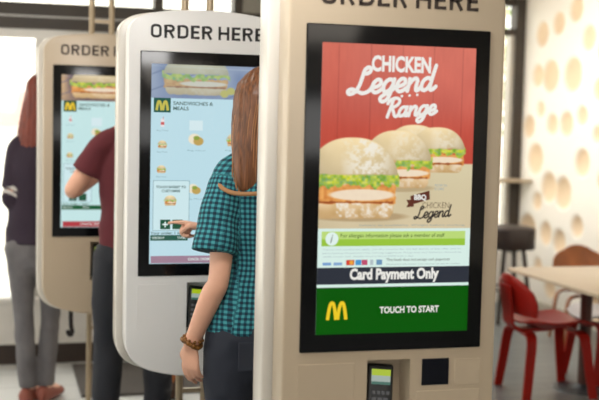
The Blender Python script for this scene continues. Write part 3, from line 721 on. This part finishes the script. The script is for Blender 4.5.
def hair_mesh(secs, cap, face_dir, voxel=.007, groove=.004, seed=0):
    bm = bmesh.new(); c = Vector(cap[0]); f = Vector(face_dir).normalized(); r = f.cross(Vector((0, 0, 1))).normalized(); M = Matrix((r, f, Vector((0, 0, 1)))).transposed()
    ball(bm, c-f*.022+Vector((0, 0, .03)), cap[1], M)
    for sc in secs: loft(bm, sc, side=r, n=28, cap1=True)
    me = melt(bm, voxel, 4)
    for v in me.vertices:
        a = math.atan2((v.co-c).dot(r), (v.co-c).dot(f))
        k = noise.noise(Vector((a*9, v.co.z*1.5, seed)))+.6*noise.noise(Vector((a*23, v.co.z*2.5, seed+3)))
        v.co += v.normal*k*groove
    return me
def shirt_mat(name, c0, c1, c2, cell):
    m = bpy.data.materials.new(name); m.use_nodes = True; nt = m.node_tree; n = nt.nodes; l = nt.links; b = n['Principled BSDF']; b.inputs['Roughness'].default_value = .85
    uv = n.new('ShaderNodeUVMap'); s = n.new('ShaderNodeSeparateXYZ'); l.new(uv.outputs[0], s.inputs[0]); ws = []
    for ax in 'XY':
        mm = n.new('ShaderNodeMath'); mm.operation = 'MULTIPLY'; mm.inputs[1].default_value = 2*math.pi/cell; l.new(s.outputs[ax], mm.inputs[0])
        si = n.new('ShaderNodeMath'); si.operation = 'SINE'; l.new(mm.outputs[0], si.inputs[0])
        g = n.new('ShaderNodeMapRange'); g.inputs['From Min'].default_value = -.25; g.inputs['From Max'].default_value = .25; l.new(si.outputs[0], g.inputs['Value']); ws.append(g)
    ad = n.new('ShaderNodeMath'); ad.operation = 'ADD'; l.new(ws[0].outputs[0], ad.inputs[0]); l.new(ws[1].outputs[0], ad.inputs[1])
    hf = n.new('ShaderNodeMath'); hf.operation = 'MULTIPLY'; hf.inputs[1].default_value = .5; l.new(ad.outputs[0], hf.inputs[0])
    cr = n.new('ShaderNodeValToRGB'); l.new(hf.outputs[0], cr.inputs[0]); e = cr.color_ramp.elements
    e[0].position = 0.05; e[0].color = (*lin(c0), 1); e[1].position = .95; e[1].color = (*lin(c2), 1); k = e.new(.5); k.color = (*lin(c1), 1)
    l.new(cr.outputs[0], b.inputs['Base Color']); MC[name] = m; return m
def shoe(bm, an, toe, s=1.0):
    A = Vector((an[0], an[1], .045)); T = Vector((toe[0], toe[1], .03)); d = (T-A).normalized(); side = d.cross(Vector((0, 0, 1)))
    loft(bm, [(*(A-d*.045), .034*s, .042*s), (*A, .040*s, .046*s), (*(A+(T-A)*.5), .044*s, .036*s), (*T, .042*s, .028*s)], side=side, n=16)
def sole_up(me):
    for v in me.vertices: v.co.z = max(v.co.z, .002)
    return me

# ---- woman in teal checked shirt at the white kiosk
gx, gy = .84, 3.44
t = thing('person', 'woman with long brown hair in teal checked shirt, touching the white kiosk screen', 'person', (gx, gy, 0))
G = dict(neck=(-.015, .0, 1.385), chest=(0, 0, 1.16), head=(-.01, .03, 1.512), face=(-.20, .97, -.12),
         shL=(-.135, -.02, 1.275), elL=(-.166, -.075, .965), wrL=(-.240, .0, .738),
         shR=(.165, .02, 1.30), elR=(.115, .20, 1.09), wrR=(-.132, .330, 1.080),
         hipL=(-.085, 0, .80), hipR=(.085, 0, .80), knL=(-.09, .01, .44), knR=(.09, .0, .44), anL=(-.10, -.03, .085), anR=(.10, -.02, .085), toeL=(-.13, .12, .025), toeR=(.12, .13, .025))
GB = G
lh = dict(d=(.04, .10, -1), n=(.75, .6, 0), side=1, curl=.26, s=.98)
rh = dict(d=(-.80, .60, .10), n=(-.30, -.25, -.92), side=-1, curl=.2, point=True, s=.95)
build_body(t, G, .97, lhand=lh, rhand=rh, voxel=.0045)
face_bits(t, G['head'], G['face'], .97)
cyl = lambda p, A, B, off: (0, 0)
def shirt_uv(p):
    best = None
    for (A, B) in ((Vector(G['shL']), Vector((-.180, -.07, 1.03))), (Vector(G['shR']), Vector(G['elR']))):
        d = (B-A); L = d.length; d = d/L; q = p-A; h = q.dot(d); rad = (q-d*h).length
        if h > .0 and rad < .095 and abs(p.x) > .105:
            s = Vector((0, 1, 0)); s = (s-d*s.dot(d)).normalized(); u = d.cross(s)
            return (math.atan2((q).dot(u), (q).dot(s))*.058, h)
    return (math.atan2(p.x, -p.y)*.135+.3, p.z)
bm = bmesh.new()
loft(bm, [(-.01, 0, .775, .185, .130), (-.005, 0, .87, .172, .120), (.005, 0, 1.0, .134, .102), (0, 0, 1.13, .158, .110), (0, .0, 1.24, .160, .104), (-.005, 0, 1.31, .125, .085), (-.012, -.005, 1.365, .068, .066)], n=32, cap0=False, cap1=False)
loft(bm, [(-.075, 0, 1.320, .045, .048), (-.128, -.015, 1.275, .056, .056), (-.160, -.045, 1.17, .063, .062), (-.182, -.070, 1.045, .073, .072)], side=(0, 1, 0), n=22, cap1=False)
loft(bm, [(.075, 0, 1.325, .045, .048), (.160, .02, 1.295, .060, .058), (.14, .11, 1.18, .062, .060), (.12, .18, 1.10, .068, .066)], side=(0, 1, 0), n=22, cap1=False)
sh = cloth('shirt', bm, shirt_mat('teal_check', (18, 44, 62), (28, 96, 110), (72, 160, 168), .0165), t, .007, 2, .0055, 9, shirt_uv)
bm = bmesh.new()   # collar at the nape
loft(bm, [(-.078, .02, 1.365, .012, .020), (-.060, -.045, 1.375, .012, .022), (-.012, -.068, 1.378, .012, .023), (.036, -.045, 1.375, .012, .022), (.055, .02, 1.365, .012, .02)], side=(0, 1, 0), n=12)
cloth('collar', bm, mat('collar_teal', (30, 96, 106), .85), sh, .006, 2)
bm = bmesh.new(); A, B = Vector(G['hipL']), Vector(G['anL'])
loft(bm, [(-.01, .0, .70, .182, .118), (-.01, 0, .79, .176, .122), (0, 0, .85, .155, .108)], n=30, cap0=True, cap1=False)
loft(bm, [(0, -.02, .80, .145, .115), (0, -.025, .74, .15, .115)], n=24)
for q, a in ((-1, 'L'), (1, 'R')):
    loft(bm, [(q*.090-.01, 0, .77, .093, .108), (q*.094-.01, .005, .60, .092, .092), (q*.09, .01, .44, .064, .066), (q*.095, -.005, .30, .062, .064), (q*.10, -.03, .10, .046, .048)], n=22, cap1=False)
jn = cloth('jeans', bm, mat('dark_navy_denim', (40, 44, 56), .8, bump=.15, bscale=300), t, .008, 3, .003, 11)
bm = bmesh.new(); box(bm, (-.115, -.147, .68), (-.035, -.14, .77), .003); obj('back_pocket', bm, mat('denim_pocket', (46, 50, 62), .8), jn)
bm = bmesh.new(); shoe(bm, G['anL'], G['toeL']); obj('shoe', sole_up(melt(bm, .006, 2)), mat('black_leather', (30, 28, 28), .4), t, 3.2)
bm = bmesh.new(); shoe(bm, G['anR'], G['toeR']); obj('shoe', sole_up(melt(bm, .006, 2)), MC['black_leather'], t, 3.2)
hm = mat('brown_hair', (116, 72, 43), .38, var=.55, scale=1, stretch=(170, 170, 5))
hx, hy, hz = G['head']
me = hair_mesh([[(hx-.005, hy-.03, hz+.02, .099, .090), (hx-.008, hy-.045, hz-.08, .108, .070), (hx-.012, hy-.068, hz-.16, .108, .050), (hx-.014, hy-.085, hz-.225, .102, .034), (hx-.01, hy-.095, hz-.262, .092, .018)]], ((hx, hy, hz), (.094, .100, .092)), G['face'], .006, .0035, 1)
obj('hair', me, hm, t, 3.2)
bm = bmesh.new(); rnd = random.Random(5)
for k in range(46):
    x = rnd.uniform(-.105, .09); d = rnd.uniform(0, .004)
    c_ = math.sqrt(max(0.0, 1-(x/.11)**2))
    tube(bm, [(hx+x*.9, hy-.03-.09*c_, hz+.02), (hx+x-.008, hy-.045-.072*c_-d, hz-.08), (hx+x-.012, hy-.068-.052*c_-d, hz-.16), (hx+x-.014, hy-.085-.036*c_-d, hz-.225), (hx+x-.012, hy-.095-.02*c_, hz-.27-rnd.uniform(0, .02))], .0019, 5, sub=4)
obj('loose_strands', bm, mat('brown_hair_light', (176, 124, 82), .4, var=.2), bpy.data.objects['hair'], 3.2)
bm = bmesh.new()   # strap lying over the shoulder
loft(bm, [(-.125, .03, 1.322, .004, .007), (-.168, -.065, 1.262, .004, .007), (-.138, -.100, 1.235, .004, .007), (-.07, -.120, 1.232, .004, .007), (.04, -.128, 1.245, .004, .007), (.12, -.10, 1.29, .004, .007)], side=(0, 1, 0), n=8, sub=6)
obj('shoulder_strap', bm, mat('tan_strap', (176, 128, 84), .6), t, 3.2)
bm = bmesh.new(); wl = Vector(G['wrL'])
dirv = (Vector(G['elL'])-wl).normalized(); s0 = Vector((1, 0, 0)); s0 = (s0-dirv*s0.dot(dirv)).normalized(); s1 = dirv.cross(s0)
for k in range(20):
    a = 2*math.pi*k/20; ball(bm, wl+dirv*(.012+.004*math.sin(2*a))+s0*.031*math.cos(a)+s1*.029*math.sin(a), .0075+.001*(k % 2))
    if k % 2: ball(bm, wl+dirv*(.026+.004*math.cos(a))+s0*.030*math.cos(a)+s1*.028*math.sin(a), .0055)
obj('bracelet', bm, mat('brown_bead_bracelet', (128, 84, 34), .35, .3, var=.4, scale=60), t, 3.2)

# ---- person in maroon T-shirt at the far kiosk
t = thing('person', 'person in maroon T-shirt and dark jeans reaching to the far left kiosk', 'person', (.575, 4.76, 0))
G2 = dict(neck=(0, .01, 1.46), chest=(0, 0, 1.24), head=(0.01, .04, 1.60), face=(-.05, 1, -.15),
          shL=(-.132, -.01, 1.335), elL=(-.262, .02, 1.145), wrL=(-.13, .215, 1.20),
          shR=(.175, 0, 1.375), elR=(.235, .05, 1.11), wrR=(.12, .26, 1.17),
          hipL=(-.09, 0, .88), hipR=(.09, 0, .88), knL=(-.105, .01, .48), knR=(.10, .0, .48), anL=(-.125, -.03, .085), anR=(.10, -.02, .085), toeL=(-.15, .13, .025), toeR=(.12, .14, .025))
build_body(t, G2, 1.0, lhand=dict(d=(.55, .8, .1), n=(.1, .2, -1), side=-1, curl=.4), rhand=dict(d=(-.4, .9, 0), n=(0, .2, -1), side=1, curl=.4))
face_bits(t, G2['head'], G2['face'])
bm = bmesh.new()
loft(bm, [(0, 0, .80, .158, .115), (0, 0, .95, .150, .112), (0, 0, 1.1, .145, .108), (0, 0, 1.24, .162, .112), (0, 0, 1.31, .146, .10), (0, .0, 1.38, .105, .08), (0, .005, 1.42, .07, .065)], n=30, cap0=False, cap1=False)
loft(bm, [(-.07, 0, 1.375, .045, .05), (-.135, -.01, 1.335, .058, .058), (-.178, 0, 1.265, .064, .064), (-.200, .008, 1.220, .070, .070)], side=(0, 1, 0), n=22, cap1=False)
loft(bm, [(.10, 0, 1.40, .045, .05), (.175, 0, 1.375, .066, .064), (.20, .03, 1.27, .072, .07), (.212, .045, 1.21, .074, .072)], side=(0, 1, 0), n=22, cap1=False)
cloth('tshirt', bm, mat('maroon_jersey', (98, 38, 46), .9), t, .009, 3, .005, 8)
bm = bmesh.new()
loft(bm, [(0, 0, .84, .155, .112), (0, 0, .90, .15, .11)], n=26, cap1=False)
for q in (-1, 1):
    loft(bm, [(q*.085, 0, .86, .088, .10), (q*.095, .005, .67, .084, .088), (q*.102, .01, .48, .066, .068), (q*.11, -.005, .32, .064, .066), (q*.115-.01, -.025, .09, .052, .054)], n=20, cap1=False)
cloth('jeans', bm, mat('black_denim', (36, 38, 46), .8), t, .009, 3, .004, 9)
for a in 'LR':
    bm = bmesh.new(); shoe(bm, G2['an'+a], G2['toe'+a]); obj('shoe', sole_up(melt(bm, .007, 2)), mat('dark_shoe', (40, 36, 36), .5), t, 3.2)
hx, hy, hz = G2['head']
obj('hair', hair_mesh([[(hx, hy-.03, hz+.03, .082, .08), (hx, hy-.055, hz-.05, .076, .045), (hx, hy-.06, hz-.09, .06, .03)]], ((hx, hy, hz), (.083, .098, .088)), G2['face'], .007, .003, 4), mat('dark_hair', (48, 36, 30), .45, var=.3, stretch=(150, 150, 5), scale=1), t, 3.2)

# ---- woman at the far left
t = thing('person', 'woman with reddish brown hair, navy striped sweater and grey jeans at far left', 'person', (.20, 5.68, 0), 0)
G3 = dict(neck=(.03, .01, 1.40), chest=(-.01, 0, 1.18), head=(.035, .03, 1.54), face=(.55, .83, -.25),
          shL=(-.098, .0, 1.285), elL=(-.128, -.03, 1.045), wrL=(.02, .14, .99),
          shR=(.17, .06, 1.30), elR=(.22, .08, 1.04), wrR=(.12, .20, 1.08),
          hipL=(-.085, 0, .80), hipR=(.060, .02, .80), knL=(-.066, .0, .45), knR=(.068, .02, .45), anL=(-.045, -.03, .085), anR=(.045, .0, .085), toeL=(.0, .11, .025), toeR=(.11, .12, .025))
build_body(t, G3, .95, lg=.84, lhand=dict(d=(.6, .7, 0), n=(.2, 0, -1), side=-1, curl=.4), rhand=dict(d=(-.3, .9, .1), n=(0, 0, -1), side=1, curl=.4))
face_bits(t, G3['head'], G3['face'], .95)
bm = bmesh.new()
loft(bm, [(-.01, .0, .815, .150, .115), (-.01, 0, .92, .140, .11), (-.005, 0, 1.05, .130, .108), (.0, 0, 1.18, .150, .116), (.015, 0, 1.28, .135, .095), (.03, .005, 1.35, .09, .07), (.03, .01, 1.375, .065, .06)], n=30, cap0=False, cap1=False)
loft(bm, [(-.05, .005, 1.33, .045, .048), (-.098, .0, 1.285, .054, .054), (-.118, -.02, 1.16, .050, .050), (-.128, -.03, 1.04, .046, .048), (-.06, .055, 1.01, .042, .042), (.0, .12, .99, .036, .036)], side=(0, 0, 1), n=20, cap1=False)
loft(bm, [(.12, .04, 1.33, .045, .048), (.18, .06, 1.30, .056, .056), (.22, .10, 1.04, .048, .048), (.13, .26, 1.075, .036, .036)], side=(0, 0, 1), n=20, cap1=False)
sw = cloth('sweater', bm, mat('navy_plum_knit', (52, 40, 54), .9), t, .009, 3, .004, 9)
for z in (1.085, 1.055):
    bm = bmesh.new(); p = Vector((-.122, -.024, z)); loft(bm, [(*(p+Vector((.004, .002, .007))), .057, .057), (*(p-Vector((.004, .002, .007))), .056, .056)], n=22, cap0=False, cap1=False, sub=1)
    obj('white_stripe', bm, mat('stripe_white', (206, 200, 196), .9), sw, .6)
bm = bmesh.new()
loft(bm, [(-.012, 0, .76, .142, .115), (-.012, 0, .84, .136, .108)], n=26, cap1=False)
for a in 'LR':
    Hh, K, A = (Vector(G3[k+a]) for k in ('hip', 'kn', 'an'))
    loft(bm, [(*Hh, .078, .10), (*((Hh+K)/2), .063, .076), (*K, .050, .056), (*(K+(A-K)*.35), .050, .058), (*(A+Vector((0, 0, .0))), .043, .048)], n=20, cap1=False)
cloth('jeans', bm, mat('washed_grey_denim', (104, 101, 103), .85, var=.25, scale=7), t, .009, 3, .004, 10)
for a in 'LR':
    bm = bmesh.new(); shoe(bm, G3['an'+a], G3['toe'+a]); obj('shoe', sole_up(melt(bm, .007, 2)), mat('russet_shoe', (140, 76, 62), .5), t, 3.2)
hx, hy, hz = G3['head']
obj('hair', hair_mesh([[(hx-.015, hy-.02, hz+.02, .084, .084), (hx-.045, hy-.04, hz-.10, .084, .06), (hx-.070, hy-.06, hz-.20, .078, .045), (hx-.105, hy-.07, hz-.27, .05, .03)]], ((hx, hy, hz), (.084, .096, .088)), G3['face'], .007, .005, 7), mat('auburn_hair', (118, 46, 26), .5, var=.35, scale=1, stretch=(120, 120, 5)), t, 3.2)

t = thing('handbag', 'brown leather bag standing on the floor beneath the white kiosk', 'bag', (.855, 5.62, 0))
bm = bmesh.new(); loft(bm, [(0, 0, .012, .085, .05), (0, 0, .10, .09, .052), (0, 0, .19, .075, .03), (0, 0, .24, .05, .02)], n=24, power=3, cap0=False); obj('bag_body', bm, mat('dark_brown_leather', (70, 44, 30), .45), t, 3.2)
bm = bmesh.new(); ball(bm, (0, -.045, .14), (.045, .02, .06)); obj('front_pocket', bm, mat('tan_leather', (170, 98, 44), .5), t, 3.2)
bm = bmesh.new(); tube(bm, [(-.05, 0, .22), (-.04, 0, .31), (0, 0, .34), (.04, 0, .31), (.05, 0, .22)], .006, 8, False, 4); obj('bag_handle', bm, MC['dark_brown_leather'], t, 3.2)
tag(obj('door_mat', BX((.43, 5.72, 0), (1.6, 6.48, .012), .003), mat('mat_grey', (84, 78, 74), .95, bump=.6, bscale=400)), 'dark grey entrance mat on the floor behind the far kiosk', 'mat')

# ================================================================= SEATING CORNER
M_red = mat('red_plywood', (158, 26, 16), .42, var=.10, scale=3, stretch=(1, 1, 12), spec=.25)
def ply_chair(loc, rot, label, mt, seat_mt=None, group='red moulded plywood chairs', back_w=.24, scale=1.0):
    """faces +X; bent plywood seat, back, spine and four bent legs"""
    t = thing('plywood_chair', label, 'chair', loc, rot, group); t.scale = (scale,)*3
    g = []
    for i in range(15):
        u = i/14; x = -.20+.40*u; hw_ = .185*(1-.10*abs(2*u-1)**4); row = []
        for j in range(13):
            v = -1+2*j/12; k = (1-abs(2*u-1)**6*.12)
            z = .405+.025*v*v-.035*math.exp(-((u-.38)/.25)**2)*(1-.6*v*v)-.03*max(0, u-.8)/.2
            row.append((x*(1-.06*v*v*v*v), hw_*v*k, z))
        g.append(row)
    obj('seat', sheet(g, .011), seat_mt or mt, t, .8)
    g = []
    for i in range(13):
        u = i/12; z = .445+.215*u; hw_ = back_w*(.62+.38*math.sin(math.pi*min(1, .18+.72*u))) ; row = []
        if u > .8: hw_ *= 1-.30*((u-.8)/.2)**2
        for j in range(13):
            v = -1+2*j/12; row.append((-.225-.05*u+.045*v*v, hw_*v, z-.02*abs(v)**3*u*1.6))
        g.append(row)
    obj('backrest', sheet(g, .011), mt, t, .8)
    g = []
    prof = catmull([(.10, 0, .372), (-.05, 0, .352), (-.19, 0, .350), (-.25, 0, .385), (-.262, 0, .46), (-.278, 0, .60)], 5)
    for p in prof: g.append([(p.x, yy, p.z) for yy in (-.06, -.02, .02, .06)])
    obj('spine', sheet(g, .013), mt, t, .8)
    for sx, x0, fx in ((-1, -.17, -.215), (1, .12, .175)):
        g = []
        for yy in (-.06, -.02, .02, .06): g.append([(x0+k, yy, .352) for k in (-.024, 0, .024)])
        obj('leg_bridge', sheet(g, .012), mt, t, .8)
        for sy in (-1, 1):
            pr = catmull([(x0, sy*.05, .352), (x0+.1*(fx-x0), sy*.125, .348), (x0+.25*(fx-x0), sy*.165, .30), (x0+.6*(fx-x0), sy*.180, .15), (fx, sy*.195, 0)], 5)
            g = []
            for k, p in enumerate(pr):
                wd = .031-.008*(k/len(pr)); g.append([(p.x-wd, p.y, p.z), (p.x, p.y, p.z), (p.x+wd, p.y, p.z)])
            bm = sheet(g, .013)
            for v in bm.verts: v.co.z = max(0, v.co.z)
            obj('leg', bm, mt, t, .8)
    return t
ply_chair((2.945, 5.41, 0), -.04, 'red bent plywood chair tucked under the pale table', M_red)
ply_chair((2.36, 5.60, 0), math.pi, 'red plywood chair half hidden behind the front kiosk edge', M_red)
ply_chair((3.42, 5.60, 0), math.pi, 'red chair with light grey seat across the pale table', M_red, mat('grey_seat', (186, 182, 184), .4))
t = ply_chair((3.86, 6.62, 0), -math.pi/2-.25, 'brown wooden chair behind the pale table by dimpled wall', mat('brown_ply', (150, 88, 44), .35, var=.25, scale=9), None, None, .19, .97)
del_group = t.get('group')

t = thing('cafe_table', 'pale wood square table with dark pedestal beside the red chairs', 'table', (3.18, 5.14, 0))
M_top = mat('pale_laminate', (206, 186, 160), .35, var=.05, scale=4, stretch=(1, 12, 1))
bm = bmesh.new(); box(bm, (-.44, -.56, .657), (.44, .40, .677), .003); obj('tabletop', bm, M_top, t, .6)
bm = bmesh.new(); box(bm, (-.20, -.30, .640), (.20, .34, .658)); obj('under_frame', bm, M_plinth, t)
bm = bmesh.new(); loft(bm, [(0, .30, .01, .033, .033), (0, .30, .645, .033, .033)], n=20, cap0=False, cap1=False); obj('pedestal', bm, mat('dark_brown_post', (84, 48, 38), .4), t, .8)
bm = bmesh.new(); loft(bm, [(0, .30, 0, .17, .17), (0, .30, .008, .165, .165), (0, .30, .018, .05, .05), (0, .30, .03, .036, .036)], n=32, cap0=False, cap1=False, sub=1); obj('foot_disc', bm, mat('steel_dark', (70, 74, 78), .35, .6), t, .8)

struct('trim_7', BX((XS+.1, 8.06, 1.005), (XR-.001, YB2, 1.03), .003), mat('beige_ledge', (176, 158, 132), .45))
t = thing('bar_stool', 'black bar stool with thick drum seat under the window ledge', 'stool', (3.69, 7.45, 0))
bm = bmesh.new(); loft(bm, [(0, 0, .55, .165, .165), (0, 0, .56, .17, .17), (0, 0, .70, .17, .17), (0, 0, .715, .155, .155)], n=32, cap0=False, cap1=False, sub=1, power=3.2); obj('seat', bm, mat('black_vinyl', (44, 34, 30), .45), t, .8)
for a in (45, 135, 225, 315):
    c, s = math.cos(math.radians(a)), math.sin(math.radians(a)); bm = bmesh.new(); tube(bm, [(c*.11, s*.11, .55), (c*.19, s*.19, 0)], .016, 10); obj('leg', bm, mat('stool_leg', (40, 32, 28), .4), t, .8)
bm = bmesh.new(); tube(bm, [(.155*math.cos(k*math.pi/12), .155*math.sin(k*math.pi/12), .25) for k in range(25)], .008, 8); obj('foot_ring', bm, MC['stool_leg'], t, .8)
tp = thing('plant_pot', 'dark green pot on the low sill beneath the window ledge', 'pot', (3.86, 8.36, .42))
bm = bmesh.new(); loft(bm, [(0, 0, .0, .05, .05), (0, 0, .34, .07, .07)], n=24, cap0=False, cap1=False, sub=1); obj('pot_body', bm, mat('pot_green', (34, 60, 48), .5), tp, .8)
bm = bmesh.new(); loft(bm, [(0, 0, .34, .088, .088), (0, 0, .40, .09, .09)], n=24, cap0=False, cap1=False, sub=1); obj('pot_rim', bm, MC['pot_green'], tp, .8)
